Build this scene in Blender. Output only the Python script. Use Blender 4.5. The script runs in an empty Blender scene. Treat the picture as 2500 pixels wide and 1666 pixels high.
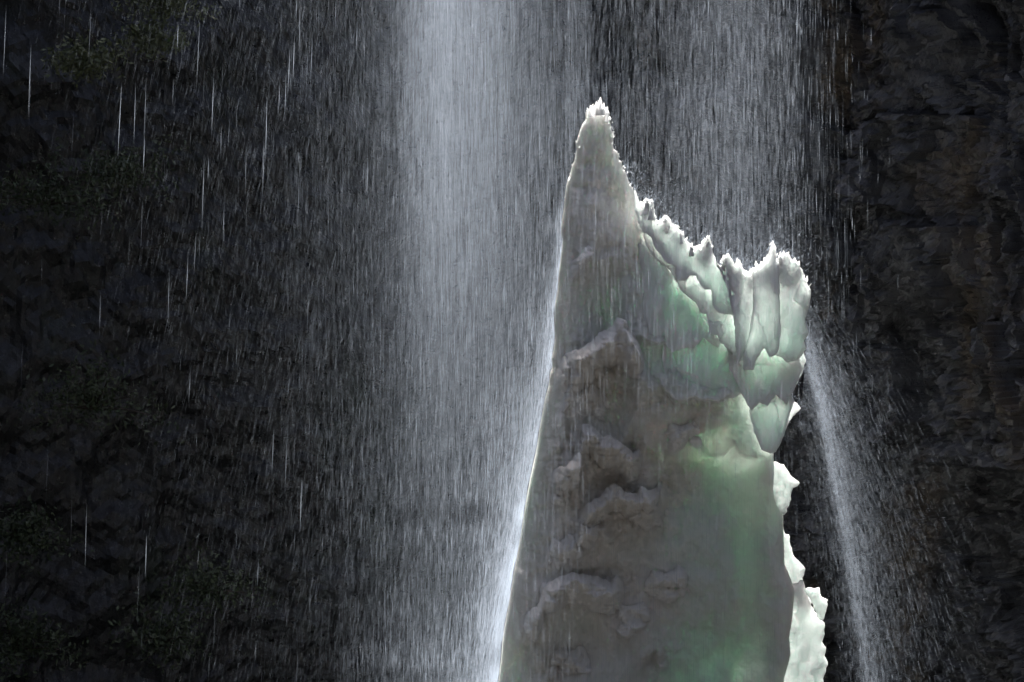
import bpy, math, random
import numpy as np
R = math.radians
rng = np.random.default_rng(7)
random.seed(7)
sc = bpy.context.scene
C = sc.collection

# ------------------------------------------------------------------ camera, sky, sun, exposure
CAM_D, CAM_Z, LENS = 59.0, 10.0, 84.96
cam = bpy.data.objects.new('camera', bpy.data.cameras.new('camera')); C.objects.link(cam)
cam.location = (0, -CAM_D, CAM_Z); cam.rotation_euler = (R(90), 0, 0)
cam.data.lens = LENS; cam.data.sensor_width = 36; cam.data.clip_end = 2000
sc.camera = cam
SUN_ELEV, SUN_AZ = R(53), R(-4)            # azimuth measured from +Y (behind the ice) towards +X
world = bpy.data.worlds.new('World'); sc.world = world; world.use_nodes = True
wn = world.node_tree.nodes; bg = wn['Background']
sky = wn.new('ShaderNodeTexSky'); sky.sky_type = 'NISHITA'; sky.sun_disc = False
sky.sun_elevation = SUN_ELEV; sky.sun_rotation = SUN_AZ; sky.air_density = 0.5; sky.dust_density = 5.0; sky.ozone_density = 0.3
world.node_tree.links.new(sky.outputs[0], bg.inputs[0]); bg.inputs[1].default_value = 0.115
sl = bpy.data.lights.new('sun', 'SUN'); sl.energy = 5.0; sl.angle = R(0.5); sl.color = (1.0, 0.97, 0.93)
so = bpy.data.objects.new('sun', sl); C.objects.link(so); so.location = (0, 60, 80)
so.rotation_euler = (-(math.pi/2 - SUN_ELEV), 0, -SUN_AZ)
vs = sc.view_settings; vs.view_transform = 'Standard'; vs.look = 'None'; vs.gamma = 1; vs.exposure = 1.15
sc.cycles.use_denoising = True
sc.cycles.max_bounces = 10; sc.cycles.diffuse_bounces = 4; sc.cycles.transparent_max_bounces = 24
sc.cycles.sample_clamp_indirect = 6

# ------------------------------------------------------------------ helpers
def m2(px, py, y=0.0):
    """photo point -> metres (x, z) on the vertical plane at depth y"""
    k = (CAM_D + y) / CAM_D / 100.0
    return (np.asarray(px) - 1250.0) * k, CAM_Z + (833.0 - np.asarray(py)) * k

def hsh(ix, iy, iz, seed):
    h = (ix.astype(np.int64) * 374761393 + iy.astype(np.int64) * 668265263 + iz.astype(np.int64) * 2147483647 + seed * 1274126177) & 0xffffffff
    h = ((h ^ (h >> 13)) * 1274126177) & 0xffffffff
    h = ((h ^ (h >> 16)) * 2246822519) & 0xffffffff
    h = h ^ (h >> 15)
    return (h & 0xffffff) / float(0x1000000)

def vnoise(x, y, seed=0):
    ix, iy = np.floor(x), np.floor(y); fx, fy = x - ix, y - iy
    fx = fx*fx*fx*(fx*(fx*6-15)+10); fy = fy*fy*fy*(fy*(fy*6-15)+10)
    z = np.zeros_like(ix)
    a = hsh(ix, iy, z, seed); b = hsh(ix+1, iy, z, seed); c = hsh(ix, iy+1, z, seed); d = hsh(ix+1, iy+1, z, seed)
    return (a*(1-fx)+b*fx)*(1-fy) + (c*(1-fx)+d*fx)*fy

def fbm(x, y, seed=0, octv=5, gain=0.5):
    s = 0; a = 1; t = 0
    for k in range(octv):
        s = s + a*(vnoise(x*2**k+17.3*k, y*2**k-9.1*k, seed+k)*2-1); t += a; a *= gain
    return s / t

def billow(x, y, seed=0, octv=4, gain=0.5):
    s = 0; a = 1; t = 0
    for k in range(octv):
        s = s + a*np.abs(vnoise(x*2**k+7.3*k, y*2**k-3.1*k, seed+k)*2-1); t += a; a *= gain
    return s / t

def cells(x, y, seed=0, tilt=0.5):
    """faceted blocks: a random height and a random tilt per cell"""
    ix, iy = np.floor(x), np.floor(y); best = np.full(x.shape, 9.0); h = np.zeros_like(x); z = np.zeros_like(x)
    for dx in (-1, 0, 1):
        for dy in (-1, 0, 1):
            cx, cy = ix+dx, iy+dy
            px = cx + hsh(cx, cy, z, seed); py = cy + hsh(cx, cy, z+1, seed)
            d = (x-px)**2 + (y-py)**2; m = d < best
            best = np.where(m, d, best)
            hh = hsh(cx, cy, z+2, seed) + tilt*((hsh(cx, cy, z+3, seed)-.5)*2*(x-px) + (hsh(cx, cy, z+4, seed)-.5)*2*(y-py))
            h = np.where(m, hh, h)
    return h

def sstep(a, b, x):
    t = np.clip((x-a)/(b-a), 0, 1); return t*t*(3-2*t)

def mesh_obj(name, verts, faces, mat, parent=None, smooth=True, attrs=None):
    verts = np.asarray(verts, np.float32); faces = np.asarray(faces, np.int32)
    me = bpy.data.meshes.new(name)
    me.vertices.add(len(verts)); me.vertices.foreach_set('co', verts.ravel())
    n, k = faces.shape
    me.loops.add(n*k); me.loops.foreach_set('vertex_index', faces.ravel())
    me.polygons.add(n); me.polygons.foreach_set('loop_start', np.arange(0, n*k, k, dtype=np.int32))
    me.update(calc_edges=True)
    me.polygons.foreach_set('use_smooth', np.full(n, smooth, bool))
    for an, av in (attrs or {}).items():
        a = me.attributes.new(an, 'FLOAT', 'POINT'); a.data.foreach_set('value', np.asarray(av, np.float32))
    me.validate(); me.update()
    me.materials.append(mat)
    o = bpy.data.objects.new(name, me); C.objects.link(o)
    if parent: o.parent = parent
    return o

def tag(o, label=None, cat=None, group=None, kind=None):
    if label: o['label'] = label
    if cat: o['category'] = cat
    if group: o['group'] = group
    if kind: o['kind'] = kind
    return o

def empty(name, loc, label, cat, group=None):
    o = bpy.data.objects.new(name, None); C.objects.link(o); o.location = loc
    return tag(o, label, cat, group)

# ------------------------------------------------------------------ materials
def new_mat(name):
    m = bpy.data.materials.new(name); m.use_nodes = True
    n = m.node_tree.nodes; n.clear()
    out = n.new('ShaderNodeOutputMaterial')
    return m, n, m.node_tree.links, out

def ramp(n, stops):
    r = n.new('ShaderNodeValToRGB'); e = r.color_ramp.elements
    while len(e) < len(stops): e.new(0.5)
    for q, (p, c) in zip(e, stops): q.position = p; q.color = (*c, 1)
    return r

def noise(n, l, scale, detail=6, stretch=None, rough=.6):
    tc = n.new('ShaderNodeTexCoord'); t = n.new('ShaderNodeTexNoise')
    t.inputs['Scale'].default_value = scale; t.inputs['Detail'].default_value = detail; t.inputs['Roughness'].default_value = rough
    if stretch:
        mp = n.new('ShaderNodeMapping'); mp.inputs['Scale'].default_value = stretch
        l.new(tc.outputs['Object'], mp.inputs[0]); l.new(mp.outputs[0], t.inputs[0])
    else: l.new(tc.outputs['Object'], t.inputs[0])
    return t

def ice_material(name, col, dirtcol, radius, rough=.42, bump=.25, clear=None, sss=1.0):
    m, n, l, out = new_mat(name)
    b = n.new('ShaderNodeBsdfPrincipled'); b.subsurface_method = 'RANDOM_WALK'
    at = n.new('ShaderNodeAttribute'); at.attribute_name = 'dirt'
    nz = noise(n, l, 1.6, 6)
    mul = n.new('ShaderNodeMath'); mul.operation = 'MULTIPLY_ADD'; mul.inputs[1].default_value = 1.5; mul.inputs[2].default_value = -.62
    add = n.new('ShaderNodeMath'); add.operation = 'MULTIPLY_ADD'; add.use_clamp = True; add.inputs[1].default_value = 1.0
    l.new(nz.outputs[0], mul.inputs[0]); l.new(at.outputs['Fac'], add.inputs[0])
    mm = n.new('ShaderNodeMath'); mm.operation = 'MULTIPLY'; l.new(mul.outputs[0], mm.inputs[0]); l.new(at.outputs['Fac'], mm.inputs[1])
    l.new(mm.outputs[0], add.inputs[2])
    mx = n.new('ShaderNodeMix'); mx.data_type = 'RGBA'
    mx.inputs[6].default_value = (*col, 1); mx.inputs[7].default_value = (*dirtcol, 1)
    ac = n.new('ShaderNodeAttribute'); ac.attribute_name = 'clear'
    mc = n.new('ShaderNodeMix'); mc.data_type = 'RGBA'; mc.inputs[6].default_value = (*col, 1); mc.inputs[7].default_value = (*(clear or col), 1)
    l.new(ac.outputs['Fac'], mc.inputs[0]); l.new(mc.outputs[2], mx.inputs[6])
    l.new(add.outputs[0], mx.inputs[0]); l.new(mx.outputs[2], b.inputs['Base Color'])
    b.inputs['Subsurface Weight'].default_value = sss; b.inputs['Subsurface Radius'].default_value = (1, 1, 1)
    b.inputs['Subsurface Radius'].default_value = radius; b.inputs['Subsurface Scale'].default_value = 1.0
    b.inputs['Roughness'].default_value = rough; b.inputs['IOR'].default_value = 1.31
    b.inputs['Specular IOR Level'].default_value = .35
    bn = noise(n, l, 7, 8); bp = n.new('ShaderNodeBump'); bp.inputs['Strength'].default_value = bump; bp.inputs['Distance'].default_value = .12
    l.new(bn.outputs[0], bp.inputs['Height']); l.new(bp.outputs[0], b.inputs['Normal'])
    l.new(b.outputs[0], out.inputs[0])
    return m

MAT_ICE = ice_material('glacial_ice', (.825, .815, .78), (.62, .575, .515), (.42, .48, .45), bump=.55, clear=(.74, .805, .75), sss=.74)
MAT_FIRN = ice_material('dirty_firn', (.87, .865, .845), (.68, .635, .575), (.14, .15, .145), bump=.5, sss=.7)
MAT_FIN = ice_material('thin_ice', (.88, .94, .90), (.5, .48, .42), (.5, .6, .56), bump=.35)
MAT_CRUST = ice_material('frosted_ice', (.94, .96, .96), (.8, .8, .8), (.3, .31, .31), rough=.35, bump=.5)

MAT_PLATE = ice_material('plate_ice', (.89, .94, .91), (.5, .48, .42), (.30, .34, .32), bump=.32, clear=(.82, .905, .855))
MAT_PLATE_GREEN = ice_material('green_plate_ice', (.83, .885, .845), (.5, .48, .42), (.26, .31, .285), bump=.3)

def rock_material(name, dark, light, brown, brown_lo=.55):
    m, n, l, out = new_mat(name)
    b = n.new('ShaderNodeBsdfPrincipled')
    n1 = noise(n, l, 1.1, 10); r1 = ramp(n, [(.3, dark), (.72, light)]); l.new(n1.outputs[0], r1.inputs[0])
    n2 = noise(n, l, .33, 4, (1, 1, .45)); r2 = ramp(n, [(brown_lo, (0, 0, 0)), (brown_lo+.14, (1, 1, 1))]); l.new(n2.outputs[0], r2.inputs[0])
    mx = n.new('ShaderNodeMix'); mx.data_type = 'RGBA'; l.new(r2.outputs[0], mx.inputs[0]); l.new(r1.outputs[0], mx.inputs[6]); mx.inputs[7].default_value = (*brown, 1)
    l.new(mx.outputs[2], b.inputs['Base Color'])
    n3 = noise(n, l, 5, 4); r3 = ramp(n, [(.35, (.2,)*3), (.65, (.65,)*3)]); l.new(n3.outputs[0], r3.inputs[0]); l.new(r3.outputs[0], b.inputs['Roughness'])
    b.inputs['Specular IOR Level'].default_value = .55
    bn = noise(n, l, 12, 6); bp = n.new('ShaderNodeBump'); bp.inputs['Strength'].default_value = .4; bp.inputs['Distance'].default_value = .12
    l.new(bn.outputs[0], bp.inputs['Height']); l.new(bp.outputs[0], b.inputs['Normal'])
    l.new(b.outputs[0], out.inputs[0])
    return m
MAT_ROCK = rock_material('wet_rock', (.024, .024, .027), (.18, .184, .198), (.14, .112, .085))
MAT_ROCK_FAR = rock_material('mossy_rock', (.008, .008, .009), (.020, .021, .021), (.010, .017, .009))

def water_material(name, col, trans, glossy, through=0.0):
    m, n, l, out = new_mat(name)
    t = n.new('ShaderNodeBsdfTranslucent'); t.inputs[0].default_value = (*col, 1)
    d = n.new('ShaderNodeBsdfDiffuse'); d.inputs[0].default_value = (*col, 1)
    g = n.new('ShaderNodeBsdfGlossy'); g.inputs['Roughness'].default_value = .25; g.inputs[0].default_value = (.9, .95, 1, 1)
    a = n.new('ShaderNodeMixShader'); a.inputs[0].default_value = 1-trans; l.new(t.outputs[0], a.inputs[1]); l.new(d.outputs[0], a.inputs[2])
    b = n.new('ShaderNodeMixShader'); b.inputs[0].default_value = glossy; l.new(a.outputs[0], b.inputs[1]); l.new(g.outputs[0], b.inputs[2])
    if through:
        p = n.new('ShaderNodeBsdfTransparent'); c = n.new('ShaderNodeMixShader'); c.inputs[0].default_value = through
        l.new(b.outputs[0], c.inputs[1]); l.new(p.outputs[0], c.inputs[2]); b = c
    l.new(b.outputs[0], out.inputs[0])
    return m
MAT_FLAKE = water_material('ice_flakes', (.90, .94, .93), .7, .08)
MAT_WATER = water_material('falling_water', (.74, .85, 1.0), .85, .06, .55)

def plain(name, c, rough=.8):
    m, n, l, out = new_mat(name); b = n.new('ShaderNodeBsdfPrincipled')
    nz = noise(n, l, 3, 5); r = ramp(n, [(.3, tuple(v*.6 for v in c)), (.7, tuple(v*1.3 for v in c))]); l.new(nz.outputs[0], r.inputs[0]); l.new(r.outputs[0], b.inputs['Base Color'])
    b.inputs['Roughness'].default_value = rough; l.new(b.outputs[0], out.inputs[0]); return m
MAT_GROUND = plain('old_snow_and_gravel', (.07, .07, .068), .6)
MAT_BARK = plain('bark', (.04, .03, .022))
MAT_LEAF = plain('dark_leaves', (.045, .065, .03), .6)
MAT_LEAF_SUNLIT = plain('painted_sunlit_leaves', (.11, .13, .06), .55)  # lighter leaf colour stands in for sunlight on the topmost shrubs

# ------------------------------------------------------------------ ground
def grid_faces(nu, nv):
    i = np.arange(nu*nv).reshape(nv, nu)
    return np.stack([i[:-1, :-1], i[:-1, 1:], i[1:, 1:], i[1:, :-1]], -1).reshape(-1, 4)
gx, gy = np.meshgrid(np.linspace(-150, 150, 150), np.linspace(-90, 60, 90))
gz = .4*fbm(gx*.1, gy*.1, 3) - 4.5*sstep(2.5, 11, gy)
o = mesh_obj('ground', np.stack([gx, gy, gz-.3], -1).reshape(-1, 3), grid_faces(150, 90), MAT_GROUND)
tag(o, 'pale gravel and old snow on the floor of the gorge below the ice', 'ground', kind='structure')

# ------------------------------------------------------------------ cliffs
def path_pts(P, n):
    P = np.array(P, float); d = np.r_[0, np.cumsum(np.hypot(*np.diff(P, axis=0).T))]
    s = np.linspace(0, d[-1], n); return np.interp(s, d, P[:, 0]), np.interp(s, d, P[:, 1]), s

def make_cliff(name, P, nu, nv, topf, mat, disp, z0=-5.5):
    x, y, s = path_pts(P, nu)
    k = np.ones(9)/9
    xs = np.convolve(np.pad(x, 4, 'edge'), k, 'valid'); ys = np.convolve(np.pad(y, 4, 'edge'), k, 'valid')
    tx, ty = np.gradient(xs), np.gradient(ys); L = np.hypot(tx, ty); nx, ny = ty/L, -tx/L      # towards the camera
    top = topf(xs)
    v = np.linspace(0, 1, nv)[:, None]
    Z = z0 + (top[None, :]-z0)*v; X = np.repeat(xs[None], nv, 0); Y = np.repeat(ys[None], nv, 0); S = np.repeat(s[None], nv, 0)
    D = disp(S, Z, X, Y)
    Xd, Yd = X + nx*D, Y + ny*D
    # the plateau behind the brink
    back = np.stack([Xd[-1] - nx*3, Yd[-1] - ny*3, Z[-1]+.1], -1)[None]
    V = np.concatenate([np.stack([Xd, Yd, Z], -1), back], 0).reshape(-1, 3)
    return mesh_obj(name, V, grid_faces(nu, nv+1), mat, smooth=False)

def proj(X, Y, Z):
    k = (CAM_D + Y)/CAM_D/100; return 1250 + X/k, 833 - (Z-CAM_Z)/k

def rock_disp(S, Z, X, Y):
    wx = .5*fbm(S*.6, Z*.6, 60, 4); wz = .5*fbm(S*.6, Z*.6, 70, 4)
    a, b = S + wx, Z + wz + .12*S
    d = 1.1*fbm(S*.16, Z*.10, 11, 3)
    d +=   .95*(cells(a/2.1, b/2.6, 21, 1.3)-.5) +   .55*(cells(a/.95, b/1.5, 31, 1.1)-.5) + .24*(cells(a/.30, b/.26, 41, 1.0)-.5)
    d += .12*fbm(S*4, Z*5, 51, 4)
    px, py = proj(X, Y, Z)
    nx = 25*fbm(py*.006, px*.002, 81, 3)
    # horizontal beds, each jutting over the one below, strongest low on the wall
    bed = (b + .25*fbm(S*.5, Z*.3, 91, 3))/1.15; fr = bed - np.floor(bed)
    d += (.12 + .30*sstep(900, 1250, py))*(fr**1.5)*hsh(np.floor(bed), np.floor(S/2.3 + 7*np.floor(bed)), np.zeros_like(S), 95)
    # dark vertical crack, buttress beside it, overhanging ledge, deep recess
    crack = np.exp(-((px - (2060 - .045*py) - nx)/26)**2)*sstep(760, 600, py)
    d -= .8*crack
    d += .8*sstep(2060, 2120, px+nx)*sstep(2330, 2240, px+nx)*sstep(900, 650, py)
    led = py - (1130 + .06*(px-2250) + nx*.8)
    d += 1.0*sstep(0, -14, led)*np.exp(np.minimum(led, 0)/110)*sstep(2050, 2200, px)
    d -= .9*np.exp(-((px-2440-nx)/48)**2)*sstep(1130, 1190, py)*sstep(1560, 1480, py)
    return d

o = make_cliff('rock_face', [(4.0, 20.5), (8, 19.2), (12, 16.5), (17, 10.5), (21, 1), (25, -14)], 620, 640,
               lambda x: 23.6 + .4*np.sin(x*2) + 7*sstep(10, 16, x), MAT_ROCK, rock_disp)
tag(o, 'dark wet jagged rock wall with brown stains right of the ice', 'cliff', kind='structure')

def far_disp(S, Z, X, Y):
    d = 1.6*fbm(S*.12, Z*.09, 111, 4) + .5*fbm(S*.7, Z*.9, 131, 5) + .1*fbm(S*3, Z*3, 151, 3)
    return d
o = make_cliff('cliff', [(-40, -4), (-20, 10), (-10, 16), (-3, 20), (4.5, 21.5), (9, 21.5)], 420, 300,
               lambda x: 23.2 + .4*np.sin(x*1.7) + 48*np.clip((-4.0-x)/13, 0, 1)**1.3, MAT_ROCK_FAR, far_disp)  # brink out of view raised leftwards to shade the falling water
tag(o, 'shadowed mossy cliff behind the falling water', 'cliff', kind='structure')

# unseen gorge walls added beside and behind the viewer to cut low sky light
def side_disp(S, Z, X, Y): return 2.5*fbm(S*.06, Z*.06, 161, 5)
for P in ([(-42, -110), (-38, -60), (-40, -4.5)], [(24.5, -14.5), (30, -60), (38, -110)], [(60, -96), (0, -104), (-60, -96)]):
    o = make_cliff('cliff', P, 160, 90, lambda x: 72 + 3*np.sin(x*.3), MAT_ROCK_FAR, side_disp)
    tag(o, 'unseen gorge wall added to narrow the sky light', 'cliff', kind='structure')

# ------------------------------------------------------------------ the ice
LEFT = [(1463.7,243),(1456,252.6),(1449,259),(1443,265),(1435,264),(1430,276.5),(1430,292),(1422,302),(1416,318),(1411,334),(1406,350),(1408.5,363),(1404.7,378.6),(1403,391),(1396.7,404),(1393.5,420),(1387,437.6),(1382,455),(1379,480.7),(1377.6,506),(1372.8,535),(1370,554),(1370.6,576),(1373.8,587.5),(1369.6,627),(1364.8,662.5),(1363,700),(1355,745.6),(1354,787.7),(1356,823),(1351.7,854),(1346.5,875),(1349,896),(1343,910),(1340.5,938.5),(1330.7,973.6),(1325,1005),(1318,1044),(1312,1085),(1303,1128),(1294,1170),(1287,1206.5),(1275,1283),(1265,1344),(1255,1392),(1245,1457),(1233,1521),(1226.7,1566),(1224.7,1594),(1216.6,1666),(1190,1860)]
RIGHT = [(1467,244.7),(1470,257),(1475,267),(1481,265),(1484.5,276.5),(1489,291),(1494,318),(1498.8,327.6),(1495.6,350),(1498.8,362.7),(1505,367.5),(1511.6,378.6),(1510,389.8),(1518,394.6),(1519.5,410.5),(1527.5,423),(1532,439),(1537,452),(1545,464.8),(1551.4,484),(1557.8,499.8),(1565.8,503),(1569,493.5),(1575.4,491),(1578.5,496.7),(1585,491.9),(1589.7,499.8),(1589.7,519),(1593,538),(1604,546),(1614.6,536),(1623,531.8),(1631.8,541.8),(1639,559),(1646,554.8),(1659,576),(1662,590.6),(1672,593.5),(1680.6,607.9),(1696.4,603.6),(1702,610.7),(1707.9,603.6),(1710.7,590.6),(1722,582),(1725.7,587.8),(1728.5,610.7),(1733.7,625),(1739.4,642),(1749.5,653.8),(1755,648),(1761,628),(1769.6,624),(1775,633.7),(1784,652),(1788,651),(1789.7,639),(1796.8,640.9),(1801,655),(1808,666.7),(1818,668.7),(1822.7,658),(1829.8,661),(1838.5,651),(1852.8,645),(1861,636.6),(1865.7,619),(1870,613.6),(1875,593.5),(1877.8,602),(1880,619),(1883,645),(1887,642),(1894,628),(1901.6,619),(1906,625),(1911,620.8),(1916,630.8),(1920,640.9),(1927,636),(1936,648),(1944.7,662.4),(1949,679.6),(1957.6,699.7),(1964.8,711),(1962,737),(1956,760),(1949,780),(1953,800),(1957.6,817),(1946,831.7),(1951.8,851.8),(1960,877.7),(1951.5,910.5),(1935.7,938.5),(1921.7,956),(1928.7,977),(1946,994.6),(1930.5,1012),(1913,1033),(1900.7,1057.8),(1892,1078.8),(1879.6,1098),(1880,1114),(1883,1150),(1885,1194),(1896,1230),(1911,1255),(1911,1271),(1912,1311),(1914,1376),(1929,1412),(1939,1441),(1933,1513),(1926,1554),(1929,1598),(1914,1650),(1911,1666),(1930,1860)]
ci = RIGHT.index((1551.4,484)); cj = RIGHT.index((1879.6,1098))
CUT = [(1558,505),(1578,540),(1600,590),(1618,650),(1630,720),(1636,790),(1646,850),(1668,905),(1710,928),(1790,934),(1815,968),(1834,1015),(1842,1060),(1852,1088),(1866,1098)]
BODY = np.array(LEFT[::-1] + RIGHT[:ci+1] + CUT + RIGHT[cj:])

def seg_dist(px, py, poly, closed=True):
    """distance to a polyline and the nearest point on it"""
    best = np.full(px.shape, 1e18); qx = np.zeros_like(px); qy = np.zeros_like(px)
    P = np.asarray(poly, float); n = len(P)
    for i in range(n if closed else n-1):
        a = P[i]; b = P[(i+1) % n]; e = b-a; L = e@e + 1e-9
        t = np.clip(((px-a[0])*e[0] + (py-a[1])*e[1])/L, 0, 1)
        x = a[0]+t*e[0]; y = a[1]+t*e[1]; d = (px-x)**2 + (py-y)**2; m = d < best
        best = np.where(m, d, best); qx = np.where(m, x, qx); qy = np.where(m, y, qy)
    return np.sqrt(best), qx, qy

def inside(px, py, poly):
    P = np.asarray(poly, float); r = np.zeros(px.shape, bool); n = len(P)
    for i in range(n):
        x0, y0 = P[i]; x1, y1 = P[(i+1) % n]
        if y0 == y1: continue
        c = ((y0 > py) != (y1 > py)) & (px < (x1-x0)*(py-y0)/(y1-y0)+x0)
        r ^= c
    return r

def shell(name, poly, step, mid, thick, mat, parent, dirt=None, clear=None, both=1.0):
    """closed body filling an outline: a front and a back relief meeting along the edge"""
    P = np.asarray(poly, float)
    x0, y0 = P.min(0)-step; x1, y1 = P.max(0)+step
    gx = np.arange(x0, x1+step, step); gy = np.arange(y0, y1+step, step)
    nu, nv = len(gx), len(gy)
    cx, cy = np.meshgrid(gx[:-1]+step/2, gy[:-1]+step/2)
    ins = inside(cx, cy, P)
    idx = np.arange(nu*nv).reshape(nv, nu)
    F = np.stack([idx[:-1, :-1], idx[1:, :-1], idx[1:, 1:], idx[:-1, 1:]], -1)[ins]
    E = np.sort(np.concatenate([F[:, [0, 1]], F[:, [1, 2]], F[:, [2, 3]], F[:, [3, 0]]]), 1)
    ue, cnt = np.unique(E[:, 0].astype(np.int64)*(nu*nv)+E[:, 1], return_counts=True)
    bv = ue[cnt == 1]; bverts = np.unique(np.concatenate([bv // (nu*nv), bv % (nu*nv)]))
    used = np.unique(F); remap = np.full(nu*nv, -1); remap[used] = np.arange(len(used))
    X, Y = np.meshgrid(gx, gy); X = X.ravel()[used]; Y = Y.ravel()[used]
    isb = np.zeros(nu*nv, bool); isb[bverts] = True; isb = isb[used]
    d, qx, qy = seg_dist(X, Y, P)
    X = np.where(isb, qx, X); Y = np.where(isb, qy, Y); d = np.where(isb, 0, d)
    dm = d/100.0
    t, det = thick(X, Y, dm)                       # thickness and relief of the front
    t = np.where(isb, 0, t); yf0 = mid(X, Y, t, dm)
    yf = yf0 - det*(~isb); yb = yf0 + t - det*(~isb)*both
    F = remap[F]; n = len(used)
    back = np.where(isb, np.arange(n), -1); nb = np.where(~isb)[0]; back[nb] = n + np.arange(len(nb))
    xm, zm = (X-1250)/100, CAM_Z + (833-Y)/100
    V = np.concatenate([np.stack([xm, yf, zm], -1), np.stack([xm[nb], yb[nb], zm[nb]], -1)])
    FF = np.concatenate([F, back[F][:, ::-1]])
    D = dirt(X, Y) if dirt else np.zeros(n)
    D = np.concatenate([D, np.zeros(len(nb))])
    K = clear(X, Y) if clear else np.zeros(n)
    K = np.concatenate([K, K[nb]])
    return mesh_obj(name, V, FF, mat, parent, True, {'dirt': D, 'clear': K})

def curve(pts):
    P = np.array(pts, float); return lambda x: np.interp(x, P[:, 0], P[:, 1])
def win(x, a, b, s=30):
    return sstep(a-s, a+s, x)*sstep(b+s, b-s, x)

# upper lips of swollen mounds (relief lies below the line) and hanging lower lips of sheets (relief lies above it)
MOUNDS = [
 ([(1340,905),(1369,879),(1376,863),(1401,858),(1425,840),(1446,830),(1460,812),(1492,795),(1502,775),(1520,781),(1527,798),(1545,823),(1570,870),(1600,920)], 1352, 1570, .42, 1.1),
 ([(1340,1150),(1380,1125),(1411,1095),(1417,1035),(1425,1030),(1444,1038),(1467,1061),(1481,1054),(1502,1068),(1540,1100),(1555,1092),(1570,1108),(1610,1108)], 1345, 1600, .40, .9),
 ([(1400,1240),(1422,1226),(1453,1205),(1474,1187),(1492,1170),(1506,1177),(1520,1194),(1548,1198),(1562,1180),(1576,1191),(1600,1191),(1612,1166),(1640,1200)], 1395, 1625, .38, .7),
 ([(1380,1310),(1400,1291),(1412,1267),(1432,1275),(1457,1267),(1473,1243),(1500,1250)], 1375, 1490, .2, .5),
 ([(1250,1515),(1271,1497),(1287,1481),(1311,1465),(1332,1408),(1392,1384),(1453,1396),(1485,1412),(1501,1396),(1530,1420)], 1265, 1530, .26, .9),
 ([(1365,660),(1377,646),(1393,640),(1409,630),(1419,618),(1432,602),(1454,597),(1480,610)], 1375, 1470, .16, .6),
 ([(1355,1010),(1375,960),(1390,935),(1405,950),(1420,985)], 1360, 1415, .16, .4),
]
SHEETS = [
 ([(1500,775),(1520,790),(1544,823),(1566,830),(1597,844),(1618,840),(1632,862),(1664,852),(1685,850),(1700,838),(1720,822)], 1515, 1715, .30, .9),
 ([(1560,900),(1600,930),(1618,960),(1640,984),(1681,973),(1702,977),(1759,980),(1769,970),(1783,970),(1800,960)], 1595, 1790, .34, 1.0),
 ([(1560,570),(1584,585),(1590,605),(1615,640),(1640,655),(1644,690),(1668,688),(1676,677),(1691,677),(1702,700),(1711,710),(1726,710),(1730,750),(1745,766),(1757,769),(1780,771),(1800,775)], 1560, 1786, .34, .5),
 ([(1585,600),(1597,640),(1630,665),(1655,712),(1690,740),(1700,765),(1716,770),(1723,815),(1744,820),(1748,838),(1780,862),(1800,880)], 1590, 1790, .28, .8),
 ([(1700,860),(1720,870),(1735,862),(1755,880),(1785,890),(1800,903),(1825,900),(1830,880),(1850,850),(1862,872),(1880,868),(1910,830)], 1705, 1905, .2, .7),
 ([(1690,1090),(1727,1121),(1748,1123),(1769,1114),(1790,1090),(1800,1110),(1815,1119),(1850,1120)], 1700, 1850, .16, .7),
 ([(1560,1080),(1600,1108),(1640,1106),(1660,1095),(1690,1020)], 1570, 1680, .16, .6),
 ([(1815,960),(1826,998),(1833,1050),(1847,1089),(1867,1100),(1880,1098)], 1818, 1900, .22, .7),
]
def relief(X, Y):
    wx = X + 6*fbm(X*.05, Y*.05, 200, 3); wy = Y + 6*fbm(X*.05, Y*.05, 210, 3)
    d = 0
    for pts, a, b, amp, L in MOUNDS:
        q = (wy - curve(pts)(wx))/100
        d = d + amp*sstep(-.02, .35, q)*np.exp(-np.maximum(q-.35, 0)/L)*win(X, a, b, 22)
    for pts, a, b, amp, L in SHEETS:
        q = (curve(pts)(wx) - wy)/100
        d = d + amp*sstep(-.01, .07, q)*np.exp(-np.maximum(q-.07, 0)/L)*win(X, a, b, 16)
    # the big lobe under the right-hand spikes
    e = (X - np.interp(Y, [600, 640, 700, 770, 850, 920], [1722, 1738, 1762, 1778, 1784, 1800]))/100
    d = d + .32*sstep(-.01, .09, e)*np.exp(-np.maximum(e-.09, 0)/1.1)*sstep(930, 830, Y)*sstep(590, 640, Y)
    e = (X - np.interp(Y, [620, 700, 760, 850], [1860, 1885, 1905, 1915]))/100
    d = d + .2*sstep(-.01, .08, e)*np.exp(-np.maximum(e-.08, 0)/.5)*sstep(880, 800, Y)
    return d

def glow_zone(X, Y):
    """1 where the wall of ice is thin, 0 where it is massive"""
    g = np.zeros_like(X)
    def blob(cx, cy, rx, ry, a):
        return a*np.exp(-(((X-cx)/rx)**2 + ((Y-cy)/ry)**2)**1.3)
    for b in ((1830,1010,150,180,.30), (1660,990,260,150,.45), (1590,870,170,130,.5), (1760,1230,230,340,.36), (1300,1140,40,170,.6), (1250,1590,50,90,.6),
              (1720,1690,330,190,.68), (1400,1560,90,70,.3), (1600,1450,200,120,.25), (1480,720,110,110,.3), (1690,1180,120,120,.2), (1730,1300,240,420,.45)):
        g = g + blob(*b)*(1-g)
    return g

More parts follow.
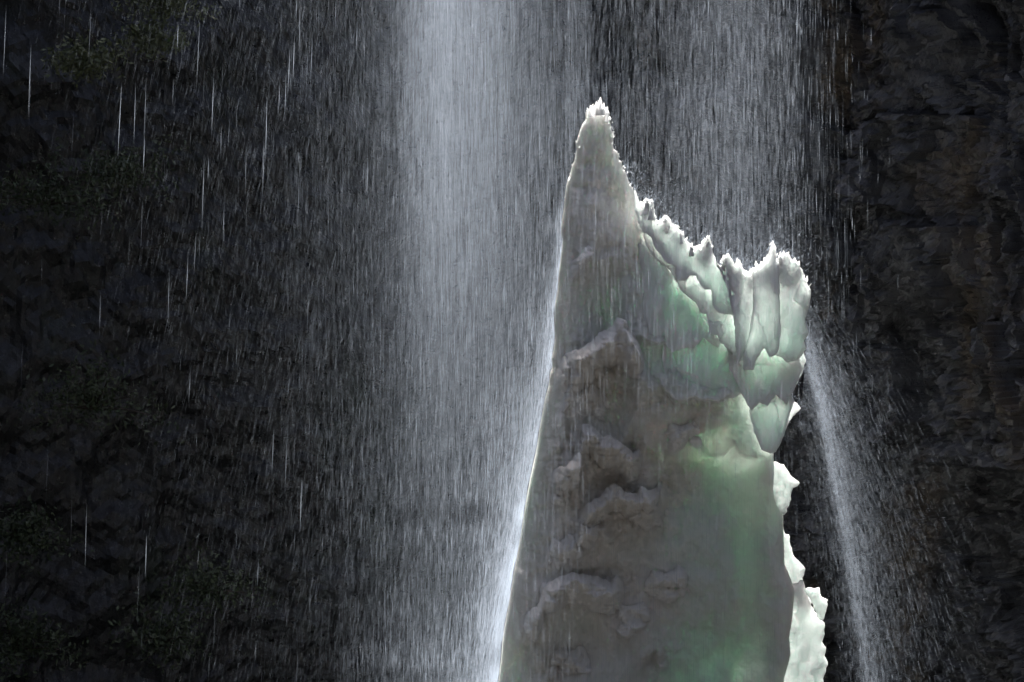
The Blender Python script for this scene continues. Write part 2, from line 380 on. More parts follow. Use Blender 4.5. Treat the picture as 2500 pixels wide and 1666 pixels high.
def body_thick(X, Y, d):
    zz = (Y-243)/1590.0
    T = 1.3 + 1.1*sstep(0.03, .75, zz)
    g = np.clip(glow_zone(X, Y) + .10*fbm(X*.012, Y*.012, 320, 4), 0, 1)
    T0 = T
    T = T*(1-g) + .27*g
    global RECESS
    RECESS = (T0 - T)*sstep(0, 1.2, d)*.9*np.maximum(sstep(980, 1150, Y), sstep(1560, 1480, X))
    # left flank rounds over quickly, the right and upper crest stays a blade
    Rr = .9 + 1.6*zz
    u = np.clip(d/Rr, 0, 1); prof = np.sqrt(np.maximum(1-(1-u)**2, 0))
    t = T*prof
    crest = sstep(1500, 1600, X + .0*Y)*sstep(1150, 900, Y)
    t = t*(1-np.clip(crest, 0, 1)) + np.clip(crest, 0, 1)*np.minimum(t, .08 + 1.3*d)
    e = sstep(0, .22, d)
    det = relief(X, Y)
    dz = dirt_zone(X, Y)
    det = det + dz*(.46*(billow(X*.012, Y*.014, 400, 4, .5)*2.4-.6) +   .24*(billow(X*.034+.3*fbm(X*.02, Y*.02, 402, 2), Y*.036, 401, 3, .5)*2.2-.5))
    det = det + .30*fbm(X*.006, Y*.005, 410, 5, .55) + .10*(billow(X*.014 + .4*fbm(X*.01, Y*.01, 421, 3), Y*.012, 422, 4)-.3) + .06*fbm(X*.03, Y*.025, 420, 4) + .035*fbm(X*.10, Y*.07, 430, 4) + .03*(1-billow(X*.05, Y*.02, 440, 3)*2)
    up = sstep(1560, 1650, X)*sstep(1150, 950, Y)
    det = det + up*.10*(cells((X+12*fbm(X*.03, Y*.03, 440, 2))/38, Y/60, 450, .7)-.5)
    return t, det*e

def dirt_zone(X, Y):
    def blob(cx, cy, rx, ry, a):
        return a*np.exp(-(((X-cx)/rx)**2 + ((Y-cy)/ry)**2)**1.5)
    g = np.zeros_like(X)
    for b in ((1450,900,110,90,.8), (1560,960,120,60,.55), (1460,1120,140,90,.9), (1500,1260,130,90,.8), (1380,1120,70,120,.7), (1440,1420,140,80,.45), (1640,1180,70,60,.5),
              (1700,1010,70,40,.5), (1590,1610,40,30,.7), (1340,1620,60,60,.5), (1530,1420,40,40,.6), (1440,480,70,150,.35), (1480,640,110,60,.35), (1420,1300,200,300,.3), (1560, 810, 60, 40, .4), (1690,750,60,40,.3)):
        g = np.maximum(g, .75*blob(*b))
    return g

def clear_zone(X, Y):
    def blob(cx, cy, rx, ry, a):
        return a*np.exp(-(((X-cx)/rx)**2 + ((Y-cy)/ry)**2)**1.3)
    g = np.zeros_like(X)
    for b in ((1660,860,190,130,1), (1560,720,120,80,.7), (1860,1000,90,170,1), (1760,1300,170,230,.9), (1720,1620,230,120,1), (1280,1150,70,200,.8), (1800,780,140,90,.7), (1480,1050,90,50,.5), (1400,1520,90,60,.4)):
        g = np.maximum(g, blob(*b))
    return np.clip(g + .55*fbm(X*.007, Y*.006, 600, 5), 0, 1)

def front(X, Y):
    zz = (Y-243)/1590.0
    return -.2 - 1.4*zz + .22*fbm(X*.004, Y*.003, 500, 3)
def body_front(X, Y, t, d):
    zz = (Y-243)/1590.0; Rr = .8 + 1.5*zz
    u = np.clip(d/Rr, 0, 1); prof = np.sqrt(np.maximum(1-(1-u)**2, 0))
    lw = 1 - sstep(1490, 1560, X)*sstep(1250, 1100, Y)*.85       # the broken upper right edge stays sheer
    return front(X, Y) + RECESS + (1-prof)*(.3+1.1*zz)*lw

ice = empty('ice_spire', (3.5, 0, 0), 'tall pointed spire of backlit green and white ice under the waterfall', 'ice formation')
def child(o):
    o.parent = ice; o.matrix_parent_inverse.identity(); o.location = (-3.5, 0, 0); return o
child(shell('body', BODY, 2.6, body_front, body_thick, MAT_ICE, ice, dirt_zone, clear_zone, 0.0))

# swollen lumps of dirty firn, each lip standing proud of the face behind it
def face(X, Y):
    d = seg_dist(X, Y, BODY)[0]/100
    t, det = body_thick(X, Y, d)
    return body_front(X, Y, t, d) - det
def mound(pts, a, b, amp, L, seed):
    P = np.array(pts, float); P = P[(P[:, 0] >= a-8) & (P[:, 0] <= b+8)]; Q = []
    for i in range(len(P)-1):
        n = max(1, int(np.hypot(*(P[i+1]-P[i]))/4))
        for k in range(n):
            q = P[i]*(1-k/n)+P[i+1]*k/n
            w = 5*float(fbm(np.array([q[0]*.09]), np.array([q[1]*.09]), seed, 3)[0])
            Q.append((q[0]+w*.5, q[1]+w))
    Q.append(tuple(P[-1])); lip = curve(pts); bot = P[:, 1].max() + 85*L + 30
    Q += [(P[-1, 0]+6, P[-1, 1]+60*L), (P[-1, 0]-20, bot), (P[0, 0]+25, bot), (P[0, 0]-6, P[0, 1]+60*L)]
    T = .34
    def fr(X, Y, t, d):
        q = np.maximum(Y - lip(X), 0)/100
        side = sstep(P[0, 0]-6, P[0, 0]+40, X)*sstep(P[-1, 0]+6, P[-1, 0]-40, X)
        off = amp*np.exp(-(q/(.75*L))**2)*(.25+.75*side) - .16 - .3*sstep(.7*L, 1.2*L, q) - .2*(1-side)
        return face(X, Y) - off + .5*T*(1-np.sqrt(np.clip(1-(1-np.clip(d/.22, 0, 1))**2, 0, 1)))
    def th(X, Y, d):
        t = T*np.sqrt(np.clip(1-(1-np.clip(d/.22, 0, 1))**2, 0, 1)) + .02
        det = .34*(billow(X*.017 + .4*fbm(X*.02, Y*.02, seed+3, 2), Y*.024, seed+1, 4, .5)*2.2-.4) + .05*fbm(X*.09, Y*.09, seed+2, 4)
        return t, det*sstep(0, .2, d)
    child(shell('ice_mound', Q, 2.4, fr, th, MAT_FIRN, ice, dirt_zone))
for i, (pts, a, b, amp, L) in enumerate(MOUNDS): mound(pts, a, b, amp*2.1 + .2, max(L, .6), 900+10*i)
for i, m_ in enumerate([([(1325,1330),(1345,1300),(1362,1312),(1385,1292),(1410,1305),(1430,1330)], 1325, 1430, .22, .7),
                        ([(1330,1230),(1342,1190),(1360,1166),(1378,1180),(1392,1215)], 1330, 1392, .22, .7),
                        ([(1352,905),(1372,872),(1395,870),(1412,892),(1425,930)], 1352, 1425, .30, .7),
                        ([(1385,985),(1400,945),(1420,955),(1445,935),(1470,960),(1490,1000)], 1385, 1490, .20, .8),
                        ([(1330,1600),(1352,1575),(1385,1582),(1420,1570),(1450,1590)], 1330, 1450, .2, .7),
                        ([(1560,1420),(1590,1388),(1625,1398),(1660,1380),(1700,1412)], 1560, 1700, .16, .8),
                        ([(1480,1500),(1505,1470),(1540,1478),(1575,1462),(1600,1490)], 1480, 1600, .16, .8),
                        ([(1600,1050),(1625,1028),(1655,1036),(1690,1020),(1720,1050)], 1600, 1720, .14, .7),
                        ([(1300,1440),(1318,1405),(1340,1412),(1365,1398),(1390,1430)], 1300, 1390, .2, .7),
                        ([(1520,1250),(1545,1228),(1575,1236),(1600,1222),(1630,1250)], 1520, 1630, .22, .7)]): mound(m_[0], m_[1], m_[2], m_[3]*2.0, m_[4], 980+10*i)

# thin translucent fins standing off the right flank
def fin(poly, yc, T, bend, seed, name='ice_fin', mat=None, label=None):
    P = np.array(poly, float); cx, cy = P.mean(0)
    # crisp ragged edge: subdivide and jitter
    Q = []
    for i in range(len(P)):
        a, b = P[i], P[(i+1) % len(P)]; n = max(1, int(np.hypot(*(b-a))/7))
        for k in range(n):
            t = k/n; q = a*(1-t)+b*t
            Q.append(q + (rng.normal(0, 1.3, 2) if k else 0))
    mid = lambda X, Y, t, d: yc - t*.5 + bend*((X-cx)/100) + .10*fbm(X*.02, Y*.015, seed, 4)
    def th(X, Y, d):
        t = T*np.sqrt(np.clip(1-(1-np.clip(d/.35, 0, 1))**2, 0, 1)) + .02
        det = .07*fbm(X*.03, Y*.02, seed+9, 4) + .05*(cells(X/34+fbm(X*.03,Y*.03,seed,2), Y/60, seed+20, .7)-.5)
        return t, det*sstep(0, .12, d)
    o = child(shell(name, Q, 2.4, mid, th, mat or MAT_FIN, ice))
    if label: o['label'] = label
    return o
fin([(1868,1110),(1886,1126),(1911,1133),(1927,1159),(1941,1170),(1951,1178),(1946,1186),(1934,1191),(1929,1219),(1919,1249),(1911,1257),(1893,1245),(1870,1190)], -.25, .22, .3, 610, label='leaf shaped fin jutting out with a curled white tip')
fin([(1895,1290),(1912,1284),(1917,1291),(1921,1307),(1931,1309),(1935,1336),(1945,1364),(1961,1380),(1973,1394),(1965,1416),(1972,1441),(1990,1478),(1975,1500),(1935,1470),(1905,1400)], .45, .24, .3, 620)
fin([(1966,1440),(1982,1437),(1990,1440),(2004,1437),(2010,1461),(2027,1469),(2022,1497),(2014,1521),(2003,1517),(1985,1475)], .30, .20, .3, 630, label='small bright white block of ice at the edge')
fin([(1920,1440),(1965,1420),(1985,1478),(2003,1515),(2014,1522),(2022,1529),(2022,1558),(2016,1576),(2026,1590),(2026,1618),(2031,1634),(2018,1666),(2040,1860),(1890,1860),(1895,1600)], .55, .22, .4, 640)
fin([(1868,930),(1905,860),(1930,830),(1946,831.7),(1951.8,851.8),(1960,877.7),(1951.5,910.5),(1935.7,938.5),(1921.7,958),(1900,960)], -.72, .24, .3, 660)
fin([(1885,1098),(1895,1060),(1910,1020),(1926,975),(1947,994.6),(1931.5,1012),(1914,1034),(1902,1058),(1893,1079)], -.82, .14, .3, 670)
fin([(1935,700),(1957,698),(1966,711),(1963,737),(1957,760),(1949,782),(1954,800),(1959,817),(1946,833),(1938,800)], -.98, .14, .3, 680)

# overlapping scalloped plates closing the gap between the spire and its right shoulder, higher ones in front of lower ones
def plate(poly, off, T, seed, mat, label, jit=1.0, dip=None):
    P = np.array(poly, float); Q = []
    for i in range(len(P)):
        a, b = P[i], P[(i+1) % len(P)]; n = max(1, int(np.hypot(*(b-a))/8))
        for k in range(n):
            q = a*(1-k/n)+b*k/n; Q.append(q + (rng.normal(0, jit, 2) if k else 0))
    cx, cy = P.mean(0); h = np.ptp(P[:, 1])
    fr = lambda X, Y, t, d: front(X, Y) - off - .12*(Y-cy)/h - .30*np.exp(-((X-cx)/(.45*np.ptp(P[:, 0])))**2)*.5 + (0 if dip is None else .9*sstep(dip[1], dip[0], X))
    def th(X, Y, d):
        t = T*np.sqrt(np.clip(1-(1-np.clip(d/.30, 0, 1))**2, 0, 1))*(.8+.5*fbm(X*.03, Y*.02, seed+3, 3))*(.6+1.5*np.clip((Y-P[:, 1].min())/h, 0, 1)) + .015
        det = .09*fbm(X*.018, Y*.010, seed+9, 3) + .045*(cells((X+14*fbm(X*.03, Y*.03, seed, 2))/40, (Y+14*fbm(X*.03, Y*.03, seed+1, 2))/75, seed+20, .9)-.5) + .03*fbm(X*.05, Y*.02, seed+11, 3) +   .03*(cells((X+8*fbm(X*.06, Y*.05, seed+60, 2))/13, (Y+8*fbm(X*.06, Y*.05, seed+61, 2))/24, seed+62, 1.0)-.5)*sstep(.75, .0, (Y-P[:, 1].min())/h)
        return t, det*sstep(0, .10, d)
    o = child(shell('ice_plate', Q, 2.2, fr, th, mat, ice, None, lambda X, Y: np.clip(((Y-P[:, 1].min())/h)*1.5-.35 + .3*fbm(X*.02, Y*.02, seed+40, 3), 0, 1))); o['label'] = label
    return o
k0 = RIGHT.index((1545,464.8)); k1 = RIGHT.index((1784,652))
plate(RIGHT[k0:k1+1] + [(1800,700),(1795,772),(1780,771),(1757,769),(1745,766),(1730,750),(1726,710),(1711,710),(1702,700),(1691,677),(1676,677),(1668,688),(1650,689),(1644,690),(1640,655),(1615,640),(1590,605),(1584,585),(1562,570),(1545,520)],
      .42, .15, 701, MAT_PLATE, 'bright white scalloped plate along the sloping brink')
def crest_part(a, b): return RIGHT[RIGHT.index(a):RIGHT.index(b)+1]
plate(crest_part((1733.7,625), (1829.8,661)) + [(1838,720),(1826,790),(1808,850),(1786,892),(1784,850),(1778,770),(1762,700),(1738,645)],
      .50, .15, 711, MAT_PLATE, 'pale lobe with two short spikes left of the shoulder')
plate(crest_part((1880,619), (1951.8,851.8)) + [(1930,880),(1905,885),(1893,872),(1880,868),(1878,800),(1876,720),(1872,650)],
      .50, .16, 713, MAT_PLATE, 'outermost pale lobe at the right shoulder')
plate(crest_part((1822.7,658), (1887,642)) + [(1889,700),(1888,760),(1890,810),(1886,850),(1878,866),(1862,872),(1850,850),(1830,880),(1825,902),(1802,903),(1799,870),(1814,820),(1824,760),(1826,700)],
      .64, .17, 717, MAT_PLATE, 'broad pale lobe below the tallest spike')
plate([(1560,530),(1600,580),(1650,640),(1700,680),(1760,740),(1810,800),(1805,880),(1790,880),(1780,862),(1748,838),(1744,820),(1723,818),(1716,768),(1700,765),(1690,740),(1655,712),(1630,665),(1597,640),(1570,600)],
      .32, .17, 721, MAT_PLATE, 'grey green scalloped plate under the bright one')
plate([(1510,600),(1545,560),(1590,620),(1650,690),(1700,740),(1760,820),(1745,850),(1709,826),(1700,838),(1685,850),(1664,852),(1632,862),(1618,840),(1597,844),(1566,830),(1544,823),(1520,795),(1500,740),(1496,660)],
      .20, .42, 731, MAT_PLATE_GREEN, 'green plate with a wavy lower edge', dip=(1505, 1585))
plate([(1560,800),(1600,790),(1650,800),(1750,820),(1800,850),(1830,900),(1810,955),(1783,970),(1769,970),(1759,980),(1702,977),(1681,973),(1640,984),(1618,960),(1600,930),(1565,870)],
      .10, .46, 741, MAT_PLATE_GREEN, 'lowest green plate with a flat ragged lower edge', dip=(1560, 1620))
plate([(1765,830),(1850,820),(1930,850),(1948,900),(1921.7,956),(1905,985),(1880,960),(1860,990),(1840,980),(1822,1000),(1800,960),(1772,900)],
      .26, .26, 751, MAT_PLATE_GREEN, 'teal plate hanging under the pale shoulder lobe')
plate([(1832,950),(1870,925),(1915,952),(1928,977),(1912,1020),(1893,1075),(1880,1098),(1867,1102),(1845,1092),(1829,1052),(1818,998)],
      .18, .22, 761, MAT_PLATE_GREEN, 'teal rounded pocket of thin ice at the right edge')

# unseen shards added behind the crown plates, shading them to mottle their glow
cxs = np.array([p[0] for p in RIGHT[19:86]]); cys = np.array([p[1] for p in RIGHT[19:86]]); so_ = np.argsort(cxs, kind='stable'); cxs, cys = cxs[so_], cys[so_]
MAT_SHARD = ice_material('shard_ice', (.90, .95, .92), (.5, .48, .42), (.34, .38, .36), bump=.5)
def shard(cx, cy, w, h, off, T, seed):
    base = [(-.48,-.40),(-.2,-.52),(.12,-.46),(.46,-.42),(.52,-.05),(.42,.28),(.18,.44),(.02,.56),(-.2,.42),(-.42,.22),(-.52,-.08)]
    poly = [(cx+w*(x+random.gauss(0, .07)), cy+h*(y+random.gauss(0, .06))) for x, y in base]; P = np.array(poly)
    a, b = random.gauss(0, .25), random.uniform(.1, .5)
    fr = lambda X, Y, t, d: front(X, Y) - off + a*(X-cx)/100 - b*(Y-cy)/100 - .10*(1-((X-cx)/(.6*w))**2)
    def th(X, Y, d):
        t = T*np.sqrt(np.clip(1-(1-np.clip(d/.14, 0, 1))**2, 0, 1))*(.7+.8*np.clip((Y-cy)/h+.5, 0, 1)) + .012
        return t, (.05*fbm(X*.05, Y*.03, seed, 3) + .025*fbm(X*.15, Y*.08, seed+1, 3))*sstep(0, .06, d)
    child(shell('shade_shard', poly, 2.0, fr, th, MAT_SHARD, ice))
random.seed(21)
for i in range(46):
    cx = random.uniform(1560, 1945); top = float(np.interp(cx, cxs, cys)); lo = float(np.interp(cx, [1545,1600,1660,1720,1790,1860,1950], [545,640,715,790,880,885,840]))
    if i % 3: continue
    behind = True; v = random.uniform(.1, .8) if behind else 0
    h = random.uniform(34, 62); w = h*random.uniform(.45, .8); cy = top + (16 if behind else 4) + .52*h + v*max(8, lo - top - h - 6)
    if cx + .5*w > 1955: continue
    off = -.15 if behind else .74 + random.uniform(-.05, .08) + (.12 if cx > 1780 else 0)
    shard(cx, cy, w, h, off, random.uniform(.04, .07), 1000+4*i)

# spikes along the broken crest
def spike(px, py, w, h, yc, lean=0, seed=0):
    nr, ns = 14, 11; V = []; F = []; FY = float(front(np.array([px*1.0]), np.array([py*1.0]))[0]) - (.25 if px > 1540 else 0)
    for i in range(nr):
        t = i/(nr-1); r = (w/100)*(1-t)**.8*(1+.25*math.sin(seed+5*t)) + .006
        for k in range(ns):
            a = 2*math.pi*k/ns; rr = r*(1+.28*math.sin(3*a+seed)+.18*math.sin(5*a+seed*2+6*t))
            X, Z = m2(px + lean*t, py - h*t)
            V.append((float(X)+rr*math.cos(a), FY + yc - .25 + rr*.9*math.sin(a), float(Z)))
    for i in range(nr-1):
        for k in range(ns):
            k2 = (k+1) % ns; F.append((i*ns+k, i*ns+k2, (i+1)*ns+k2, (i+1)*ns+k))
    V.append(tuple(np.mean(V[-ns:], 0))); V.append(tuple(np.mean(V[:ns], 0)))
    n = len(V)-2
    F += [((nr-1)*ns+k, (nr-1)*ns+(k+1) % ns, n, n) for k in range(ns)]
    me = bpy.data.meshes.new('ice_spike')
    me.from_pydata(V, [], [tuple(dict.fromkeys(f)) for f in F] + [tuple(range(ns-1, -1, -1))])
    for p in me.polygons: p.use_smooth = True
    me.materials.append(MAT_CRUST); o = bpy.data.objects.new('ice_spike', me); C.objects.link(o)
    return child(o)
for i, s in enumerate([(1463,285,8,44,.1,2),(1443,290,6,28,.15,-3),(1480,300,5,36,.1,1),(1454,285,5,34,.1,1),(1472,285,5,30,.05,1),(1573,530,11,40,.1,2),(1585,535,9,44,.2,1),(1621,575,14,45,.15,0),(1646,590,10,36,.2,1),
                       (1700,640,9,38,.1,3),(1716,650,18,70,.1,5),(1767,670,14,48,.15,2),(1793,675,10,37,.1,0),(1826,690,10,34,.15,3),(1871,680,13,88,.1,5),(1899,670,15,53,.1,3),(1911,668,11,48,.2,1),(1926,680,13,46,.15,1)]):
    spike(*s, seed=i*1.7)
for i in range(26):
    q = RIGHT[random.randrange(22, 82)]; hh = random.uniform(14, 34)
    spike(q[0] + random.uniform(-8, 2), q[1] + 8 + hh*.5, random.uniform(3, 6), hh, random.uniform(-.1, .15), random.uniform(-2, 3), i*2.3)

# granular frost along the brink: many small crystals gathered in one crust
def crust():
    V = []; F = []
    R_ = np.array(RIGHT[:84], float); Lf = np.array(LEFT[:26], float)
    def put(px, py, y, r, h):
        b = len(V); X, Z = m2(px, py); a = random.gauss(0, .7); tl = random.gauss(0, .45); tb = random.gauss(0, .5)
        c = np.array((float(X), y, float(Z)))
        u = np.array((math.cos(a), math.sin(a), random.gauss(0, .3))); ax = np.array((math.sin(tl), math.sin(tb), 1.0))
        w = np.array((-math.sin(a), math.cos(a), 0))*r*.25
        for q in (ax*h, -u*r*random.uniform(.6, 1.2)+w, -ax*h*.7+u*r*random.gauss(0, .3), u*r*random.uniform(.6, 1.2)+w): V.append(tuple(c+q))
        F.append((b, b+1, b+2)); F.append((b, b+2, b+3))
    def along(P, num, depth, size, off):
        d = np.r_[0, np.cumsum(np.hypot(*np.diff(P, axis=0).T))]
        for _ in range(num):
            s = random.uniform(0, d[-1]); px = np.interp(s, d, P[:, 0]); py = np.interp(s, d, P[:, 1])
            k = random.random()**1.6
            r = size*random.lognormvariate(0, .45)
            put(px + off[0]*k*depth + random.gauss(0, 1.5), py + off[1]*k*depth + random.gauss(0, 2), float(front(np.array([px]), np.array([py]))[0]) + random.gauss(-.1, .12) - (.35 if px > 1545 else 0), r, r*random.uniform(.9, 2.2))
    along(R_[:22], 70, 6, .013, (-.6, .5))
    along(R_[20:46], 240, 9, .022, (-.55, 1))
    along(R_[44:], 150, 7, .020, (-.1, 1))
    along(R_[:8], 60, 20, .015, (-.3, 1))
    along(Lf[:22], 30, 4, .012, (.8, .3))
    along(Lf[:7], 50, 16, .015, (.3, 1))
    o = mesh_obj('crust', V, F, MAT_FLAKE, ice, False)
    o['label'] = 'grainy white frost along the broken upper brink'; o['kind'] = 'stuff'
    return child(o)
crust()

# ------------------------------------------------------------------ falling water
def strands(name, x, y, z, L, w, dx, dz, label, mat=MAT_WATER):
    """thin spindle shaped threads of falling water, one mesh for the uncountable whole"""
    n = len(x); ang = rng.uniform(-.9, .9, n)
    hx, hy = np.cos(ang)*w*.5, np.sin(ang)*w*.5
    c = np.stack([x, y, z], -1); ax = np.stack([dx, rng.normal(0, .02, n), -dz], -1); ax /= np.linalg.norm(ax, axis=1)[:, None]
    top = c - ax*(L*.5)[:, None]; bot = c + ax*(L*.5)[:, None]
    bul = np.stack([-hy, hx, 0*hx], -1)*.5
    l = c + np.stack([-hx, -hy, 0*hx], -1) + bul; r = c + np.stack([hx, hy, 0*hx], -1) + bul
    V = np.stack([top, l, bot, r], 1).reshape(-1, 3)
    b = np.arange(n)[:, None]*4
    F = np.concatenate([b+np.array([[0, 1, 2]]), b+np.array([[0, 2, 3]])])
    o = mesh_obj(name, V, F, mat, None, False)
    return tag(o, label, 'falling water', kind='stuff')

def pick(xs, ps, n):
    """n samples from a piecewise linear density"""
    g = np.linspace(xs[0], xs[-1], 2000); p = np.interp(g, xs, ps); c = np.cumsum(p); c /= c[-1]
    return np.interp(rng.random(n), c, g)

def edge_left(py): return np.interp(py, [p[1] for p in LEFT], [p[0] for p in LEFT])
def edge_right(py): return np.interp(py, [p[1] for p in RIGHT], [p[0] for p in RIGHT])
def clear_of_ice(px, py, y, lo=-3.2, hi=3.2):
    """threads beside, before or behind the ice, never inside it"""
    ins = (py > 235) & (px > edge_left(py)-2) & (px < np.maximum.accumulate(edge_right(py)*0 + 1975)) & ~((px > 1500) & (py < 500) & (px > edge_right(py)+4))
    return ~(ins & (y > lo) & (y < hi))

def column(n, xs, ps, ylo, yhi, pylo, pyhi, L, w, spread=0.0, slant=0.0, fade=None):
    px = pick(xs, ps, n); py = pick(*fade, n) if fade else rng.uniform(pylo, pyhi, n); y = rng.uniform(ylo, yhi, n)
    ctr = (xs[0]+xs[-1])*.5
    px = px + (px-ctr)*spread*(py/1666)
    k = clear_of_ice(px, py, y)
    px, py, y = px[k], py[k], y[k]; n = len(px)
    x, z = m2(px, py, y)
    Ls = L*rng.lognormal(0, .5, n); ws = w*rng.lognormal(0, .45, n)
    dx = slant + rng.normal(0, .012, n) + (px-ctr)/100*spread*.3
    return x, y, z, Ls, ws, dx, np.ones(n)

def cat(*a): return [np.concatenate(v) for v in zip(*a)]

main = cat(
    column(85000, [640, 860, 960, 1020, 1080, 1180, 1260, 1340, 1440], [.0, .06, .2, .65, 1, .75, .42, .28, .12], -2.5, 3.0, 0, 0, .7, .00042, fade=([-120, 300, 1250], [1, 1, 0])),
    column(45000, [520, 760, 880, 960, 1060, 1160, 1260, 1340], [.0, .07, .17, .42, .8, .8, .9, .6], -2.5, 3.0, 0, 0, .6, .00036, fade=([250, 1200, 1850], [0, 1, .9])),
    column(7000, [700, 880, 960, 1060, 1200, 1400], [.05, .2, .6, 1, .8, .4], -3, 3, -100, 1750, .3, .0016))
strands('waterfall', *main, 'dense bright white curtain of falling water left of the ice spire')

right = cat(
    column(23000, [1380, 1500, 1620, 1740, 1800, 1880, 1960, 2090], [.42, .34, .45, 1.0, 1.15, .7, .22, .0], 3.3, 6.0, -120, 760, .6, .0007),
    column(3600, [1380, 1500, 1620, 1740, 1800, 1880, 1960], [.5, .5, .5, .9, 1, .8, .3], 3.3, 6.0, -120, 700, .32, .0022),
    column(350, [1900, 1960, 2060, 2200], [1, .7, .25, .02], 2, 6.0, -120, 1000, .45, .004))
strands('waterfall', *right, 'thinner veil of separate water threads falling behind the ice crest')

rain = cat(
    column(52000, [-60, 300, 600, 800, 960, 1050], [.25, .45, .8, 1, .8, .2], -9, 9, -100, 1760, .24, .0005, 0, -.22),
    column(400, [-60, 300, 600, 800, 960], [.12, .25, .6, 1, .8], -9, 6, -100, 1760, .45, .0016, 0, -.05))
strands('water_spray', *rain, 'fine slanting spray drifting before the dark left cliff')

n = 95
px = rng.uniform(-20, 980, n); py = rng.uniform(-40, 1666, n)**1.0; keep = rng.random(n) < (1.0 - .55*(py > 700)); px, py = px[keep], py[keep]; n = len(px)
y = rng.uniform(-14, -3, n); x, z = m2(px, py, y)
strands('water_drop', x, y, z, rng.uniform(.5, 1.5, n), rng.uniform(.004, .009, n), -.035+rng.normal(0, .01, n), np.ones(n), 'long separate bright drops streaking down before the left cliff')

# spray thrown off the left flank of the ice
n = 30000
t = rng.random(n)**.45; py = 430 + t*1380
off = rng.exponential(1, n)*(10 + 64*t)*np.where(t < .35, .8, 1) * np.where(rng.random(n) < .4, .45, 1.6)
off *= np.clip(1 + 1.3*fbm(py*.02, py*.003, 777, 4), .25, 2.5)
px = edge_left(py) - off - 1 + 3*fbm(py*.06, py*.01, 778, 3)
y = rng.uniform(-1.6, 1.6, n); x, z = m2(px, py, y)
sl_ = np.interp(py, [400, 900, 1300, 1800], [-.03, -.12, -.2, -.16])*np.exp(-off/140)
strands('water_spray', x, y, z,   .36*rng.lognormal(0, .5, n), .0014*rng.lognormal(0, .5, n), sl_+rng.normal(0, .03, n), np.ones(n), 'white spray glowing along the left flank of the ice')

# spray thrown off the right shoulder
n = 36000
py = pick([690, 860, 1000, 1850], [0, .8, 1, .9], n); t = (py-690)/1160
cx = np.interp(py, [700, 860, 1050, 1250, 1420, 1666, 1850], [1950, 1965, 2008, 2045, 2075, 2110, 2140])
e = rng.exponential(1, n); wide = rng.random(n)
off = np.where(wide < .28, e*26, np.where(wide < .85, e*(34+80*t), -e*22*(1+t)))
px = cx + off + rng.normal(0, 6, n)
y = rng.uniform(-1.0, 2.4, n)
keep = (px > np.interp(py, [700, 950, 1000, 1100, 1180, 1260, 1400, 1470, 1850], [1968, 1965, 1950, 1900, 1955, 1925, 1978, 2032, 2050])) & (rng.random(n) < np.interp(py, [760, 900, 1300, 1850], [.5, 1, .9, .7]))
px, py, off, y = px[keep], py[keep], off[keep], y[keep]; n = len(px); x, z = m2(px, py, y)
dxs = np.interp(py, [760, 900, 1100, 1400, 1800], [.45, .32, .2, .12, .08]) + np.clip(off, 0, 300)/900 + rng.normal(0, .05, n)
strands('water_spray', x, y, z, .20*rng.lognormal(0, .5, n), .0009*rng.lognormal(0, .5, n), dxs, np.ones(n), 'slanting beam of spray thrown off the right shoulder of the ice')

# splashes bouncing off the brink
n = 2600
i = rng.integers(14, 100, n); P = np.array(RIGHT)[i]; a = rng.uniform(-.2, 1.6, n); d = rng.exponential(28, n)
px = P[:, 0] + d*np.cos(a)*.8 + 4; py = P[:, 1] - d*np.sin(a)*.8 - 2
y = rng.uniform(-1.4, .4, n); x, z = m2(px, py, y); aa = a + rng.normal(0, .6, n)
strands('water_spray', x, y, z, .07*rng.lognormal(0, .5, n), .006*rng.lognormal(0, .4, n), np.cos(aa), -np.sin(aa)*.8, 'tiny splashes bouncing off the jagged upper brink of the ice')

# sparse threads falling in front of the ice
veil = cat(column(9000, [1180, 1300, 1500, 1700, 1900, 1960], [.8, 1, .9, .7, .5, .2], -6, -3.4, 200, 1850, .5, .0013))
strands('water_spray', *veil, 'sparse thin water threads falling in front of the ice')

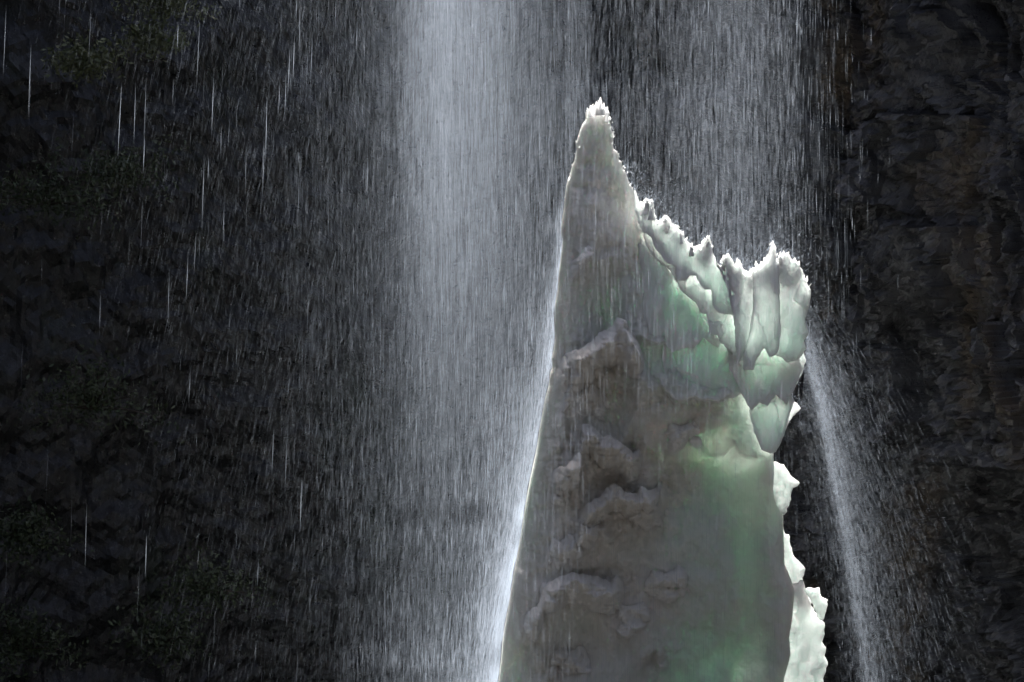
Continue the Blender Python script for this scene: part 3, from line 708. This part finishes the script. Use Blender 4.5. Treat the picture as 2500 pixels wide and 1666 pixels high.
# ------------------------------------------------------------------ plants on the left cliff
def shrub(px, py, y, size, leaf, label, nleaf=1400):
    X, Z = m2(px, py, y); base = np.array((float(X), y, float(Z)))
    r = empty('shrub', tuple(base), label, 'shrub', 'shrubs rooted on the dark left cliff')
    tips = []; V = []; F = []
    for k in range(9):
        d = np.array([random.gauss(0, .7), random.gauss(-.6, .4), random.uniform(.1, 1.0)]); d /= np.linalg.norm(d)
        p = np.zeros(3); L = size*random.uniform(.6, 1.1)
        ns = 5; prev = None
        for i in range(ns):
            t = i/(ns-1); q = d*L*t + np.array([0, 0, -.25*L*t*t]); rad = .03*size*(1-.85*t)
            ring = []
            for j in range(4):
                a = j*math.pi/2; V.append((q[0]+rad*math.cos(a), q[1]+rad*math.sin(a)*.6, q[2]+rad*math.sin(a)*.8)); ring.append(len(V)-1)
            if prev:
                for j in range(4): F.append((prev[j], prev[(j+1) % 4], ring[(j+1) % 4], ring[j]))
            prev = ring
            if t > .2: tips.append(q)
    mesh_obj('stem', V, F, MAT_BARK, r)
    tips = np.array(tips); c = tips[rng.integers(0, len(tips), nleaf)] + rng.normal(0, .16*size, (nleaf, 3))
    s = rng.uniform(.03, .075, nleaf)[:, None]
    u = rng.normal(0, 1, (nleaf, 3)); u /= np.linalg.norm(u, axis=1)[:, None]; v = np.cross(u, rng.normal(0, 1, (nleaf, 3))); v /= np.linalg.norm(v, axis=1)[:, None]
    LV = np.stack([c-u*s*1.5, c+v*s*.6, c+u*s*1.5, c-v*s*.6], 1).reshape(-1, 3)
    mesh_obj('foliage', LV, np.arange(nleaf*4).reshape(-1, 4), leaf, r, False)
def cliff_y(px):
    return np.interp(px, [-200, 100, 500, 900], [9.0, 10.5, 13.0, 16.0])
for px, py, s, leaf, lab in [
    (418, 30, 1.3, MAT_LEAF_SUNLIT, 'leafy green sprig coloured as sunlit, hanging at the top edge above the dark left cliff'),
    (204, 170, 1.3, MAT_LEAF_SUNLIT, 'shrub coloured as sunlit, high on the left cliff below the top left corner'),
    (377, 120, 1.0, MAT_LEAF_SUNLIT, 'small shrub coloured as sunlit, just under the sprig at the top edge'),
    (316, 440, 1.6, MAT_LEAF, 'dark green shrub in the upper middle of the left cliff'),
    (107, 500, 1.8, MAT_LEAF, 'dark shrub near the left border above the mid height'),
    (232, 1000, 2.0, MAT_LEAF, 'largest rounded dark green shrub halfway down the left cliff'),
    (44, 1320, 1.6, MAT_LEAF, 'dark shrub at the left border in the lower third'),
    (508, 1450, 1.7, MAT_LEAF, 'dark green shrub low on the cliff nearest the waterfall'),
    (381, 1580, 1.9, MAT_LEAF, 'dark green shrub at the bottom between two other low shrubs'),
    (33, 1590, 1.7, MAT_LEAF, 'dark green shrub in the bottom left corner')]:
    shrub(px, py, float(cliff_y(px))-2.2, s, leaf, lab)
